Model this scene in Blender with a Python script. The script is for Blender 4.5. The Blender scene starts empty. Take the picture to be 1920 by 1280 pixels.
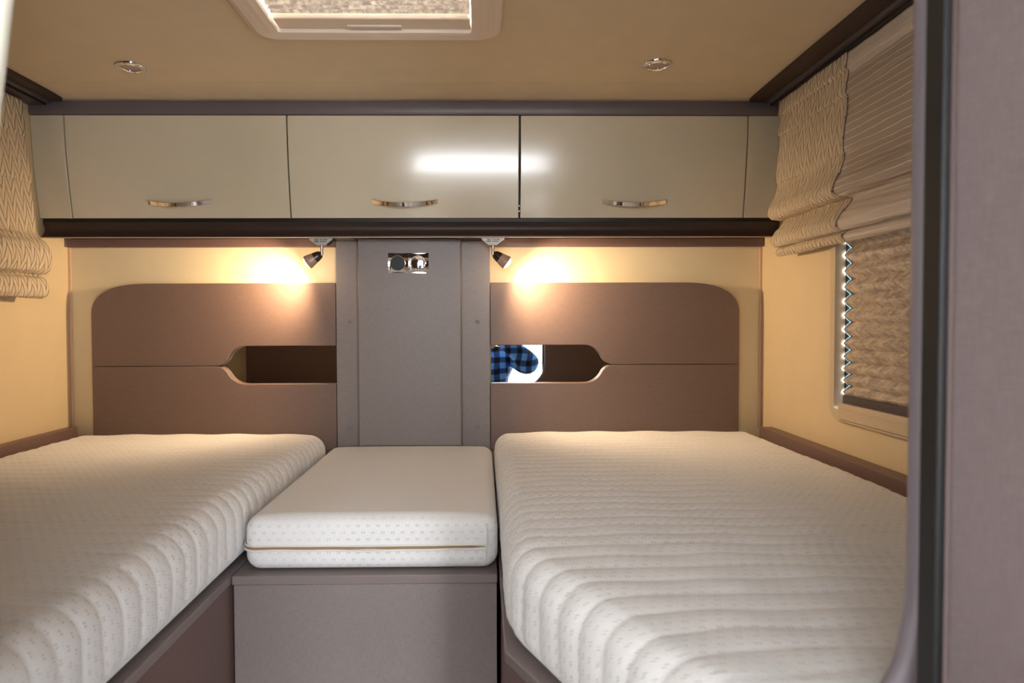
import bpy, math, random
from math import sin, cos, pi, sqrt, radians, floor
from mathutils import Vector, Matrix

random.seed(7)
scene = bpy.context.scene
col = scene.collection

# ------------------------------------------------------------------ camera
YAW, PITCH, ROLL = radians(0.8), radians(-1.57), radians(0.17)
cam_data = bpy.data.cameras.new('camera')
cam = bpy.data.objects.new('camera', cam_data)
col.objects.link(cam)
f = Vector((sin(YAW)*cos(PITCH), cos(YAW)*cos(PITCH), sin(PITCH)))
r = Vector((cos(YAW), -sin(YAW), 0)); u = r.cross(f)
r2 = r*cos(ROLL) - u*sin(ROLL); u2 = u*cos(ROLL) + r*sin(ROLL)
M = Matrix((r2, u2, -f)).transposed().to_4x4()
M.translation = (0, 0, 1.45)
cam.matrix_world = M
cam_data.lens = 24; cam_data.sensor_width = 36; cam_data.sensor_fit = 'HORIZONTAL'
cam_data.shift_x = 37.13/1920
cam_data.clip_start = 0.01
cam_data.dof.use_dof = True; cam_data.dof.focus_distance = 1.9; cam_data.dof.aperture_fstop = 5.6
scene.camera = cam

# ------------------------------------------------------------------ colour management, daylight
scene.view_settings.view_transform = 'Standard'
scene.view_settings.look = 'None'
scene.view_settings.gamma = 1
scene.view_settings.exposure = 1.0
scene.view_settings.use_curve_mapping = False

world = bpy.data.worlds.new('daylight'); scene.world = world
world.use_nodes = True
bg = world.node_tree.nodes['Background']
bg.inputs['Color'].default_value = (0.93, 0.96, 1.0, 1)
bg.inputs['Strength'].default_value = 15.0

def portal(loc, rot, sx, sy):
    l = bpy.data.lights.new('window_daylight', 'AREA'); l.shape = 'RECTANGLE'; l.size = sx; l.size_y = sy
    l.cycles.is_portal = True
    o = bpy.data.objects.new('window_daylight', l); col.objects.link(o)
    o.location = loc; o.rotation_euler = rot
XL, XR, YB, YF = -1.27, 0.87, 2.12, -3.3         # inner faces of the body shell
ZCEIL = 2.085
WS = (-0.80, 0.66, 1.60, 2.06)                   # windscreen opening x0 x1 z0 z1
ED = (-1.75, -1.0, 0.25, 1.95)                  # entrance door opening y0 y1 z0 z1
portal(((WS[0]+WS[1])/2, YF-0.05, (WS[2]+WS[3])/2), (radians(90), 0, 0), WS[1]-WS[0], WS[3]-WS[2])
portal((XR+0.05, (ED[0]+ED[1])/2, (ED[2]+ED[3])/2), (0, radians(90), 0), ED[3]-ED[2], ED[1]-ED[0])
RO = (-0.60, 0.05, -1.45, -0.80)                 # unseen roof opening above the front cabin, added to light the beds x0 x1 y0 y1
portal((-0.225, 1.26, 2.2), (0, 0, 0), 0.46, 0.46)
portal((-0.275, -1.125, 2.12), (0, 0, 0), 0.65, 0.65)

# ------------------------------------------------------------------ material helpers
class NT:
    def __init__(s, name):
        s.m = bpy.data.materials.new(name); s.m.use_nodes = True
        s.t = s.m.node_tree; s.b = s.t.nodes['Principled BSDF']
    def n(s, typ, **kw):
        nd = s.t.nodes.new(typ)
        for k, v in kw.items(): setattr(nd, k, v)
        return nd
    def put(s, sock, v):
        if isinstance(v, bpy.types.NodeSocket): s.t.links.new(v, sock)
        elif isinstance(v, (tuple, list)) and len(v) == 3 and sock.type == 'RGBA': sock.default_value = (*v, 1)
        else: sock.default_value = v
    def math(s, op, a, b=0.0, c=0.0):
        nd = s.n('ShaderNodeMath', operation=op)
        s.put(nd.inputs[0], a); s.put(nd.inputs[1], b); s.put(nd.inputs[2], c)
        return nd.outputs[0]
    def mix(s, fac, a, b, blend='MIX'):
        nd = s.n('ShaderNodeMix', data_type='RGBA', blend_type=blend)
        s.put(nd.inputs[0], fac); s.put(nd.inputs[6], a); s.put(nd.inputs[7], b)
        return nd.outputs[2]
    def coord(s, kind='Object'):
        tc = s.n('ShaderNodeTexCoord'); return tc.outputs[kind]
    def sep(s, v):
        nd = s.n('ShaderNodeSeparateXYZ'); s.put(nd.inputs[0], v); return nd.outputs
    def mapping(s, v, scale):
        nd = s.n('ShaderNodeMapping'); s.put(nd.inputs[0], v); nd.inputs['Scale'].default_value = scale
        return nd.outputs[0]
    def noise(s, v, scale=5, detail=2, rough=0.5):
        nd = s.n('ShaderNodeTexNoise'); s.put(nd.inputs['Vector'], v)
        nd.inputs['Scale'].default_value = scale; nd.inputs['Detail'].default_value = detail
        nd.inputs['Roughness'].default_value = rough
        return nd.outputs[0]
    def ramp(s, v, lo, hi, a=0.0, b=1.0):
        nd = s.n('ShaderNodeMapRange'); s.put(nd.inputs[0], v)
        for i, x in enumerate((lo, hi, a, b)): nd.inputs[i+1].default_value = x
        return nd.outputs[0]
    def bump(s, h, strength=0.3, dist=0.002):
        nd = s.n('ShaderNodeBump'); s.put(nd.inputs['Height'], h)
        nd.inputs['Strength'].default_value = strength; nd.inputs['Distance'].default_value = dist
        s.t.links.new(nd.outputs[0], s.b.inputs['Normal'])
    def set(s, **kw):
        for k, v in kw.items(): s.put(s.b.inputs[k.replace('_', ' ')], v)
        return s.m

def srgb(r, g, b):
    g_ = lambda c: (c/255/12.92) if c/255 <= 0.04045 else ((c/255+0.055)/1.055)**2.4
    return (g_(r), g_(g), g_(b))

def plain(name, c, rough=0.5, metal=0.0, spec=0.5, noise=0.03, **kw):
    t = NT(name)
    n = t.noise(t.coord(), 14, 3)
    c2 = t.mix(t.ramp(n, 0.3, 0.7), tuple(x*(1-noise) for x in c), tuple(min(1, x*(1+noise)) for x in c))
    t.set(Base_Color=c2, Roughness=rough, Metallic=metal); t.put(t.b.inputs['Specular IOR Level'], spec)
    for k, v in kw.items(): t.put(t.b.inputs[k.replace('_', ' ')], v)
    return t.m

def laminate(name, c, rough=0.42):
    t = NT(name); o = t.coord()
    a = t.noise(t.mapping(o, (900, 900, 70)), 1, 1)
    b = t.noise(t.mapping(o, (70, 70, 900)), 1, 1)
    s = t.math('ADD', a, b)
    big = t.noise(o, 6, 2)
    k = t.ramp(t.math('ADD', s, t.math('MULTIPLY', big, 0.3)), 0.8, 1.5)
    t.set(Base_Color=t.mix(k, tuple(x*0.88 for x in c), tuple(x*1.12 for x in c)), Roughness=rough)
    t.bump(s, 0.15, 0.0004)
    return t.m

LAM = laminate('mauve_linen_laminate', srgb(132, 122, 119))
LAMD = laminate('brown_linen_laminate', srgb(112, 88, 82))
EDGE = plain('laminate_edge', srgb(128, 116, 114), 0.35)
DARK = plain('dark_brown_profile', srgb(54, 38, 32), 0.5)
DARK2 = plain('dark_mauve_profile', srgb(78, 68, 69), 0.4)
BLACK = plain('black_rubber', srgb(14, 14, 15), 0.5)
WALLM = plain('cream_wall_covering', srgb(208, 187, 150), 0.55, noise=0.02)
BWALL = plain('pale_cream_panel', srgb(220, 203, 166), 0.5, noise=0.02)
CEILM = plain('cream_ceiling_covering', srgb(214, 196, 166), 0.7, noise=0.025)
CREAM = plain('gloss_cream_lacquer', srgb(208, 197, 172), 0.2, noise=0.015, Coat_Weight=0.4, Coat_Roughness=0.1)
CARC = plain('cabinet_carcass', srgb(60, 52, 48), 0.6)
CHROME = plain('chrome', (0.85, 0.85, 0.86), 0.06, metal=1.0, noise=0.01)
BRUSH = plain('brushed_steel', (0.62, 0.60, 0.58), 0.25, metal=1.0)
MIRROR = plain('mirror_glass', (0.9, 0.91, 0.9), 0.0, metal=1.0, noise=0.0)
PLASB = plain('beige_plastic', srgb(222, 204, 184), 0.45, noise=0.02)
WINP = plain('window_frame_plastic', srgb(196, 176, 148), 0.4, noise=0.02)
GREYR = plain('grey_aluminium_rail', srgb(120, 112, 112), 0.3, metal=0.6)
BRONZE = plain('dark_bronze', srgb(70, 60, 54), 0.3, metal=0.7)
LABELW = plain('white_label', srgb(214, 212, 206), 0.5, noise=0.01)
INK = plain('black_ink', srgb(50, 50, 50), 0.6)
FLOORM = plain('brown_vinyl_floor', srgb(92, 74, 60), 0.5, noise=0.1)
CABW = plain('white_cabin_lining', srgb(214, 212, 208), 0.6, noise=0.02)
POSTM = plain('white_cupboard_edge', srgb(240, 236, 220), 0.35, noise=0.01)
BEADM = plain('peach_corner_bead', srgb(214, 178, 146), 0.4, noise=0.01)
CORN = plain('cornice_mauve', srgb(104, 94, 95), 0.42)
TRIMM = plain('satin_mauve_trim', srgb(118, 109, 114), 0.38, noise=0.01)
PANELM = laminate('mauve_door_laminate', srgb(120, 107, 106), 0.5)

def fabric_white(name, dots_side_only=False):
    t = NT(name)
    uv = t.sep(t.coord('UV'))
    if dots_side_only:
        oc = t.sep(t.coord()); uv = (oc[0], oc[2])
    row = t.math('DIVIDE', t.math('ADD', uv[1], 5.0), 0.013)
    ri = t.math('FLOOR', row)
    odd = t.math('MULTIPLY', t.math('MODULO', t.math('ABSOLUTE', ri), 2.0), 0.5)
    cx = t.math('FRACT', t.math('ADD', t.math('DIVIDE', uv[0], 0.019), t.math('ADD', odd, 50.0)))
    cy = t.math('FRACT', row)
    def dot(x0):
        dx = t.math('MULTIPLY', t.math('SUBTRACT', cx, x0), 0.019/0.0014)
        dy = t.math('MULTIPLY', t.math('SUBTRACT', cy, 0.5), 0.013/0.0024)
        d = t.math('ADD', t.math('MULTIPLY', dx, dx), t.math('MULTIPLY', dy, dy))
        return t.ramp(d, 0.5, 1.4, 1.0, 0.0)
    m = t.math('MAXIMUM', dot(0.38), dot(0.60))
    if dots_side_only:
        nz = t.sep(t.n('ShaderNodeNewGeometry').outputs['Normal'])[2]
        m = t.math('MULTIPLY', m, t.ramp(nz, 0.6, 0.9, 1.0, 0.0))
    patch = t.ramp(t.noise(t.coord(), 9, 2), 0.35, 0.65, 0.45, 1.0)
    m = t.math('MULTIPLY', m, patch)
    nz = t.noise(t.coord(), 420, 2)
    base = t.mix(t.ramp(nz, 0.3, 0.7), (0.765, 0.755, 0.74), (0.83, 0.82, 0.805))
    t.set(Base_Color=t.mix(t.math('MULTIPLY', m, 0.4), base, (0.36, 0.35, 0.34)), Roughness=0.9)
    t.put(t.b.inputs['Sheen Weight'], 0.25)
    h = t.math('ADD', t.math('MULTIPLY', nz, 0.35), t.math('MULTIPLY', m, -1.2))
    t.bump(h, 0.5, 0.0012)
    return t.m
QUILT = fabric_white('quilted_white_ticking')
TICK = fabric_white('smooth_white_ticking', True)
ZIPM = plain('tan_zip_gap', srgb(150, 122, 88), 0.8)
PIPE = plain('white_piping', srgb(225, 222, 216), 0.8)

def chevron():
    t = NT('quilted_leaf_pattern_fabric')
    uv = t.sep(t.coord('UV'))
    wob = t.math('MULTIPLY', t.math('SUBTRACT', t.noise(t.coord(), 18, 2), 0.5), 0.010)
    U = t.math('DIVIDE', t.math('ADD', uv[0], wob), 0.036)
    fu = t.math('FRACT', t.math('ADD', U, 40.0))
    tri = t.math('ABSOLUTE', t.math('SUBTRACT', fu, 0.5))
    V = t.math('SUBTRACT', t.math('DIVIDE', t.math('ADD', uv[1], wob), 0.042), t.math('MULTIPLY', tri, 2.4))
    fv = t.math('FRACT', t.math('ADD', V, 60.0))
    w = t.math('MULTIPLY', t.math('MULTIPLY', fv, t.math('SUBTRACT', 1.0, fv)), 4.0)
    w = t.math('POWER', w, 0.5)
    spine = t.ramp(t.math('MINIMUM', tri, t.math('SUBTRACT', 0.5, tri)), 0.0, 0.09)
    h = t.math('MULTIPLY', w, t.math('ADD', t.math('MULTIPLY', spine, 0.4), 0.6))
    n = t.noise(t.coord(), 300, 2)
    c = t.mix(t.ramp(h, 0.1, 0.55), srgb(158, 136, 110), srgb(206, 187, 160))  # quilting creases get painted shade: darker colour where the height drops
    t.set(Base_Color=c, Roughness=0.95)
    t.bump(t.math('ADD', h, t.math('MULTIPLY', n, 0.08)), 1.0, 0.006)
    return t.m
CHEV = chevron()

def sheer():
    t = NT('sheer_striped_voile')
    uv = t.sep(t.coord('UV'))
    fv = t.math('FRACT', t.math('ADD', t.math('DIVIDE', uv[1], 0.0165), 40.0))
    line = t.ramp(t.math('ABSOLUTE', t.math('SUBTRACT', fv, 0.5)), 0.02, 0.055, 1.0, 0.0)
    weave = t.noise(t.mapping(t.coord(), (1, 600, 120)), 1, 2)
    base = t.mix(weave, srgb(190, 174, 156), srgb(212, 196, 178))
    dbl = t.math('MAXIMUM', t.ramp(uv[1], 0.352, 0.356), t.ramp(uv[1], 0.050, 0.054, 1.0, 0.0))
    base = t.mix(t.math('MULTIPLY', dbl, 0.7), base, srgb(232, 218, 204))
    c = t.mix(line, base, srgb(250, 240, 226))
    t.set(Base_Color=c, Roughness=0.9)
    tr = t.n('ShaderNodeBsdfTransparent'); tl = t.n('ShaderNodeBsdfTranslucent'); t.put(tl.inputs[0], c)
    m1 = t.n('ShaderNodeMixShader'); m1.inputs[0].default_value = 0.3
    t.t.links.new(t.b.outputs[0], m1.inputs[1]); t.t.links.new(tl.outputs[0], m1.inputs[2])
    m2 = t.n('ShaderNodeMixShader'); t.put(m2.inputs[0], t.math('MULTIPLY', t.math('MULTIPLY', t.math('SUBTRACT', 1.0, line), 0.22), t.math('SUBTRACT', 1.0, dbl)))
    t.t.links.new(m1.outputs[0], m2.inputs[1]); t.t.links.new(tr.outputs[0], m2.inputs[2])
    t.t.links.new(m2.outputs[0], t.t.nodes['Material Output'].inputs[0])
    t.bump(line, 0.4, 0.001)
    return t.m
SHEER = sheer()

def pleat_cloth(name, a, b, trans):
    t = NT(name); o = t.coord()
    n = t.noise(t.mapping(o, (8, 22, 60)), 1.2, 5, 0.7)
    n2 = t.noise(o, 70, 3, 0.6)
    if name.startswith('roof'): n = t.noise(t.mapping(o, (60, 60, 20)), 1.6, 3, 0.6)
    k = t.ramp(t.math('ADD', t.math('MULTIPLY', n, 0.6), t.math('MULTIPLY', n2, 0.4)), 0.42, 0.6)
    c = t.mix(k, a, b)
    t.set(Base_Color=c, Roughness=0.85)
    tl = t.n('ShaderNodeBsdfTranslucent'); t.put(tl.inputs[0], c)
    m1 = t.n('ShaderNodeMixShader'); m1.inputs[0].default_value = trans
    t.t.links.new(t.b.outputs[0], m1.inputs[1]); t.t.links.new(tl.outputs[0], m1.inputs[2])
    t.t.links.new(m1.outputs[0], t.t.nodes['Material Output'].inputs[0])
    return t.m
BLINDM = pleat_cloth('pleated_blind_cloth', srgb(158, 144, 132), srgb(214, 197, 176), 0.012)
ROOFB = pleat_cloth('roof_blind_cloth', srgb(178, 166, 156), srgb(226, 216, 202), 0.24)

def glass_mat():
    t = NT('window_acrylic')
    g = t.n('ShaderNodeBsdfTransparent'); g.inputs[0].default_value = (0.88, 0.93, 0.95, 1)
    gl = t.n('ShaderNodeBsdfGlossy'); gl.inputs['Roughness'].default_value = 0.02
    m = t.n('ShaderNodeMixShader'); m.inputs[0].default_value = 0.06
    t.t.links.new(g.outputs[0], m.inputs[1]); t.t.links.new(gl.outputs[0], m.inputs[2])
    t.t.links.new(m.outputs[0], t.t.nodes['Material Output'].inputs[0])
    return t.m
GLASS = glass_mat()
JAMB = plain('glossy_side_channel', srgb(84, 98, 102), 0.18, metal=0.7)

def emis(name, c, s, base=(0.8, 0.7, 0.6)):
    t = NT(name); t.set(Base_Color=base, Roughness=0.3)
    t.put(t.b.inputs['Emission Color'], c); t.put(t.b.inputs['Emission Strength'], s)
    return t.m
def lampglass():
    t = NT('smoked_lamp_glass')
    t.set(Base_Color=srgb(172, 148, 130), Roughness=0.25)
    tl = t.n('ShaderNodeBsdfTranslucent'); tl.inputs[0].default_value = (*srgb(190, 150, 120), 1)
    m = t.n('ShaderNodeMixShader'); m.inputs[0].default_value = 0.12
    t.t.links.new(t.b.outputs[0], m.inputs[1]); t.t.links.new(tl.outputs[0], m.inputs[2])
    t.t.links.new(m.outputs[0], t.t.nodes['Material Output'].inputs[0])
    return t.m
LGLASS = lampglass()
BULB = emis('lit_bulb_face', (1.0, 0.78, 0.5), 9.0)

def plaid():
    t = NT('blue_black_plaid_flannel')
    s = t.sep(t.coord())
    wob = t.math('MULTIPLY', t.math('SUBTRACT', t.noise(t.coord(), 6, 1), 0.5), 0.05)
    def band(v):
        fr = t.math('FRACT', t.math('ADD', t.math('DIVIDE', t.math('ADD', v, wob), 0.072), 30.0))
        return t.math('GREATER_THAN', fr, 0.52)
    bx, bz = band(s[0]), band(s[2])
    both = t.math('MULTIPLY', bx, bz); one = t.math('MAXIMUM', bx, bz)
    c = t.mix(one, srgb(115, 190, 255), srgb(40, 88, 160))
    c = t.mix(both, c, srgb(14, 16, 26))
    t.set(Base_Color=c, Roughness=0.85)
    return t.m
PLAID = plaid()
SKIN = plain('skin', srgb(205, 160, 135), 0.5)
HAIR = plain('dark_brown_hair', srgb(48, 34, 26), 0.6)
DENIM = plain('blue_denim', srgb(48, 62, 92), 0.85, noise=0.12)
SHOEM = plain('dark_shoe_leather', srgb(40, 34, 32), 0.5)
CAMM = plain('black_camera_plastic', srgb(24, 24, 26), 0.4)
LENSG = plain('lens_glass', srgb(20, 22, 34), 0.03)

# ------------------------------------------------------------------ mesh helpers
def tag(o, label=None, cat=None, group=None, kind=None):
    if label: o['label'] = label
    if cat: o['category'] = cat
    if group: o['group'] = group
    if kind: o['kind'] = kind
    return o

def thing(name, loc, label, cat, group=None, kind=None):
    o = bpy.data.objects.new(name, None); o.empty_display_size = 0.05
    col.objects.link(o); o.location = loc
    return tag(o, label, cat, group, kind)

def mesh(name, V, F, m, parent=None, smooth=None, bevel=0, seg=2, uv=None, loc=None):
    """verts in world coordinates; stored relative to the root's location"""
    off = Vector((0, 0, 0))
    p = parent
    while p is not None:
        off += p.location; p = p.parent
    if loc is not None: off = off + Vector(loc)
    me = bpy.data.meshes.new(name)
    me.from_pydata([Vector(v)-off for v in V], [], F)
    me.materials.append(m)
    if uv:
        ul = me.uv_layers.new(name='UVMap')
        for lp in me.loops: ul.data[lp.index].uv = uv[lp.vertex_index]
    import bmesh
    bm = bmesh.new(); bm.from_mesh(me); bmesh.ops.recalc_face_normals(bm, faces=bm.faces); bm.to_mesh(me); bm.free()
    if smooth is not None:
        me.shade_smooth()
        if smooth < 179: me.set_sharp_from_angle(angle=radians(smooth))
    o = bpy.data.objects.new(name, me); col.objects.link(o)
    if parent: o.parent = parent
    if loc is not None: o.location = loc
    if bevel:
        b = o.modifiers.new('bevel', 'BEVEL'); b.width = bevel; b.segments = seg; b.limit_method = 'ANGLE'
        me.shade_smooth(); me.set_sharp_from_angle(angle=radians(35))
        b.harden_normals = False
    return o

class MB:
    def __init__(s): s.V = []; s.F = []
    def box(s, x0, x1, y0, y1, z0, z1):
        i = len(s.V)
        s.V += [(x, y, z) for x in (x0, x1) for y in (y0, y1) for z in (z0, z1)]
        s.F += [tuple(i+k for k in q) for q in ((0,1,3,2),(4,6,7,5),(0,4,5,1),(2,3,7,6),(0,2,6,4),(1,5,7,3))]
        return s
    def prism(s, pts, axis, a, b):
        """pts 2d polygon; axis 'y': pts=(x,z); 'x': pts=(y,z); 'z': pts=(x,y)"""
        i = len(s.V); n = len(pts)
        def P(p, t):
            return {'y': (p[0], t, p[1]), 'x': (t, p[0], p[1]), 'z': (p[0], p[1], t)}[axis]
        s.V += [P(p, a) for p in pts] + [P(p, b) for p in pts]
        s.F += [tuple(range(i, i+n)), tuple(range(i+n, i+2*n))]
        s.F += [(i+k, i+(k+1) % n, i+n+(k+1) % n, i+n+k) for k in range(n)]
        return s
    def lathe(s, c, axis, prof, n=32):
        """prof: (radius, t) along axis vector from c"""
        ax = Vector(axis).normalized(); t1 = ax.orthogonal().normalized(); t2 = ax.cross(t1)
        i = len(s.V); m = len(prof)
        for (rr, t) in prof:
            for k in range(n):
                a = 2*pi*k/n
                s.V.append(tuple(Vector(c)+ax*t+(t1*cos(a)+t2*sin(a))*max(rr, 1e-5)))
        for j in range(m-1):
            for k in range(n):
                a, b = i+j*n+k, i+j*n+(k+1) % n
                s.F.append((a, b, b+n, a+n))
        s.F.append(tuple(i+k for k in range(n))); s.F.append(tuple(i+(m-1)*n+k for k in range(n)))
        return s
    def tube(s, pts, rad, n=12):
        i = len(s.V); pts = [Vector(p) for p in pts]; m = len(pts)
        ref = None
        for j, p in enumerate(pts):
            d = (pts[min(j+1, m-1)]-pts[max(j-1, 0)]).normalized()
            if ref is None: ref = d.orthogonal().normalized()
            ref = (ref - d*ref.dot(d)).normalized(); q = d.cross(ref)
            rr = rad[j] if isinstance(rad, (list, tuple)) else rad
            for k in range(n):
                a = 2*pi*k/n; s.V.append(tuple(p+(ref*cos(a)+q*sin(a))*rr))
        for j in range(m-1):
            for k in range(n):
                a, b = i+j*n+k, i+j*n+(k+1) % n
                s.F.append((a, b, b+n, a+n))
        s.F.append(tuple(i+k for k in range(n))); s.F.append(tuple(i+(m-1)*n+k for k in range(n)))
        return s
    def build(s, name, m, parent=None, **kw):
        return mesh(name, s.V, s.F, m, parent, **kw)

def box(name, b, m, parent=None, bevel=0.001, **kw):
    return MB().box(*b).build(name, m, parent, bevel=bevel, **kw)

def struct(o): o['kind'] = 'structure'; return o

# ------------------------------------------------------------------ the setting
WY0, WY1, WZ0, WZ1 = 0.85, 1.652, 1.235, 1.95       # bedroom window opening (both sides)
def side_wall(name, x0, x1, door=None):
    mb = MB()
    if door:
        fb = MB().box(x0, x1, YF, door[0], 0, ZCEIL).box(x0, x1, door[1], 0.53, 0, ZCEIL)
        fb.box(x0, x1, door[0], door[1], 0, door[2]).box(x0, x1, door[0], door[1], door[3], ZCEIL)
    else:
        fb = MB().box(x0, x1, YF, 0.53, 0, ZCEIL)
    struct(fb.build(name+'_cabin', CABW))
    mb.box(x0, x1, 0.53, WY0, 0, ZCEIL)
    mb.box(x0, x1, WY1, YB, 0, ZCEIL)
    mb.box(x0, x1, WY0, WY1, 0, WZ0); mb.box(x0, x1, WY0, WY1, WZ1, ZCEIL)
    return struct(mb.build(name, WALLM))
side_wall('wall_left', XL-0.05, XL)
side_wall('wall_right', XR, XR+0.05, ED)
struct(box('wall_back', (XL-0.05, XR+0.05, YB, YB+0.05, 0, ZCEIL+0.05), BWALL, bevel=0))
struct(box('floor', (XL-0.05, XR+0.05, YF-0.05, YB+0.05, -0.05, 0), FLOORM, bevel=0))
SKX0, SKX1, SKY0, SKY1 = -0.435, -0.019, 1.03, 1.478
mb = MB()
mb.box(XL-0.05, SKX0, 0.6, 1.826, ZCEIL, ZCEIL+0.05); mb.box(SKX1, XR+0.05, 0.6, 1.826, ZCEIL, ZCEIL+0.05)
fb = MB().box(XL-0.05, XR+0.05, YF-0.05, RO[2], ZCEIL, ZCEIL+0.05).box(XL-0.05, XR+0.05, RO[3], 0.6, ZCEIL, ZCEIL+0.05)
fb.box(XL-0.05, RO[0], RO[2], RO[3], ZCEIL, ZCEIL+0.05).box(RO[1], XR+0.05, RO[2], RO[3], ZCEIL, ZCEIL+0.05)
struct(fb.build('ceiling_cabin', CABW))
mb.box(SKX0, SKX1, 0.6, SKY0, ZCEIL, ZCEIL+0.05); mb.box(SKX0, SKX1, SKY1, 1.826, ZCEIL, ZCEIL+0.05)
struct(mb.build('ceiling', CEILM))
pts = [(1.8275, ZCEIL)] + [(1.8275+0.14*sin(a*pi/2/8), ZCEIL-0.008+0.008*cos(a*pi/2/8)) for a in range(1, 9)] + [(1.9675, ZCEIL+0.05), (1.8275, ZCEIL+0.05)]
struct(MB().prism(pts, 'x', XL, XR).build('trim_1', CEILM, smooth=30))
mb = MB().box(XL-0.05, WS[0], YF-0.05, YF, 0, ZCEIL).box(WS[1], XR+0.05, YF-0.05, YF, 0, ZCEIL)
mb.box(WS[0], WS[1], YF-0.05, YF, 0, WS[2]).box(WS[0], WS[1], YF-0.05, YF, WS[3], ZCEIL)
struct(mb.build('wall_front', CABW))
# corner beads
for x in (-1.2655, 0.8655):
    struct(box('trim_2' if x < 0 else 'trim_3', (x-0.0044, x+0.0044, YB-0.004, YB-0.0001, 1.12, 1.685), BEADM, bevel=0.0015))

# partition walls towards the front cabin
def smoothcurve(P, n=8):
    out = []
    for i in range(len(P)-1):
        p0 = P[max(i-1, 0)]; p1 = P[i]; p2 = P[i+1]; p3 = P[min(i+2, len(P)-1)]
        for k in range(n):
            t = k/n
            out.append(tuple(0.5*((2*p1[j])+(-p0[j]+p2[j])*t+(2*p0[j]-5*p1[j]+4*p2[j]-p3[j])*t*t+(-p0[j]+3*p1[j]-3*p2[j]+p3[j])*t**3) for j in range(len(p1))))
    out.append(P[-1]); return out
edgeR = [(0.343, ZCEIL-0.001), (0.343, 1.35), (0.343, 1.25), (0.340, 1.215), (0.331, 1.176), (0.309, 1.142), (0.272, 1.108), (0.235, 1.07), (0.215, 1.02), (0.21, 0.95), (0.21, 0.0)]
eR = smoothcurve(edgeR, 6)
def strip_wall(edge, xout, y0, y1):
    mb = MB(); n = len(edge)
    for (y) in (y0, y1):
        for (x, z) in edge: mb.V += [(x, y, z), (xout, y, z)]
    for k in range(n-1):
        a = 2*k
        mb.F += [(a, a+1, a+3, a+2), (2*n+a, 2*n+a+2, 2*n+a+3, 2*n+a+1), (a, a+2, 2*n+a+2, 2*n+a), (a+1, 2*n+a+1, 2*n+a+3, a+3)]
    mb.F += [(0, 2*n, 2*n+1, 1), (2*n-2, 2*n-1, 4*n-1, 4*n-2)]
    return mb
struct(strip_wall(eR, XR, 0.515, 0.54).build('wall_partition_right', LAMD))
pr = struct(MB().tube([(x, 0.5245, z) for x, z in eR], 0.0105, 14).build('trim_4', TRIMM, smooth=60))
edgeL = [(-0.325, ZCEIL-0.001), (-0.333, 1.95), (-0.346, 1.83), (-0.357, 1.74), (-0.368, 1.66), (-0.378, 1.58), (-0.386, 1.47), (-0.390, 1.3), (-0.390, 0.0)]
eL = smoothcurve(edgeL, 6)
struct(strip_wall(eL, XL, 0.515, 0.54).build('wall_partition_left', LAMD))
struct(MB().tube([(x, 0.5225, z) for x, z in eL], 0.0115, 14).build('trim_5', POSTM, smooth=60))

# hinged door swung open at the right partition
sd = thing('door_leaf', (0.34, 0.49, 0.0), 'open mauve laminate door with black edge seal, swung towards the viewer at the right edge', 'door')
hx, hy, dx, dy = 0.3330, 0.480, 0.243, -0.970
dp = [(hx, hy), (hx+dx*0.60, hy+dy*0.60), (hx+dx*0.60-dy*0.026, hy+dy*0.60+dx*0.026), (hx-dy*0.026, hy+dx*0.026)]
MB().prism(dp, 'z', 0.02, 2.06).build('door_panel', PANELM, sd, bevel=0.002)
box('edge_seal', (0.3255, 0.3326, 0.482, 0.503, 0.02, 2.06), BLACK, sd, 0.002)

# ------------------------------------------------------------------ beds and plinths
lb = thing('bed_base', (-0.87, 1.3, 0.0), 'brown laminate bed base under the left quilted mattress', 'bed base')
box('side_panel', (XL+0.002, -0.484, 0.56, 2.115, 0.0, 0.9525), LAMD, lb, 0.001)
box('bed_board', (XL+0.002, -0.481, 0.56, 2.115, 0.953, 0.970), EDGE, lb, 0.002)
rb = thing('bed_base', (0.45, 1.3, 0.0), 'brown laminate bed base with slanted corner under the right quilted mattress', 'bed base')
def outline(d): return [(0.031-d, 2.115), (0.031-d, 0.985), (0.215-d, 0.60), (0.215-d, 0.56), (XR-0.002, 0.56), (XR-0.002, 2.115)]
MB().prism(outline(-0.003), 'z', 0.0, 0.9525).build('side_panel', LAMD, rb, bevel=0.001)
MB().prism(outline(0), 'z', 0.953, 0.970).build('bed_board', EDGE, rb, bevel=0.002)

sp = thing('step_box', (-0.225, 1.7, 0.0), 'grey laminate box between the two beds carrying the small middle mattress', 'storage box')
box('front_panel', (-0.4785, 0.0255, 1.301, 2.08, 0.0, 0.9495), LAM, sp, 0.001)
box('top_board', (-0.4795, 0.0265, 1.294, 2.08, 0.9515, 0.969), EDGE, sp, 0.0015)

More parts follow.
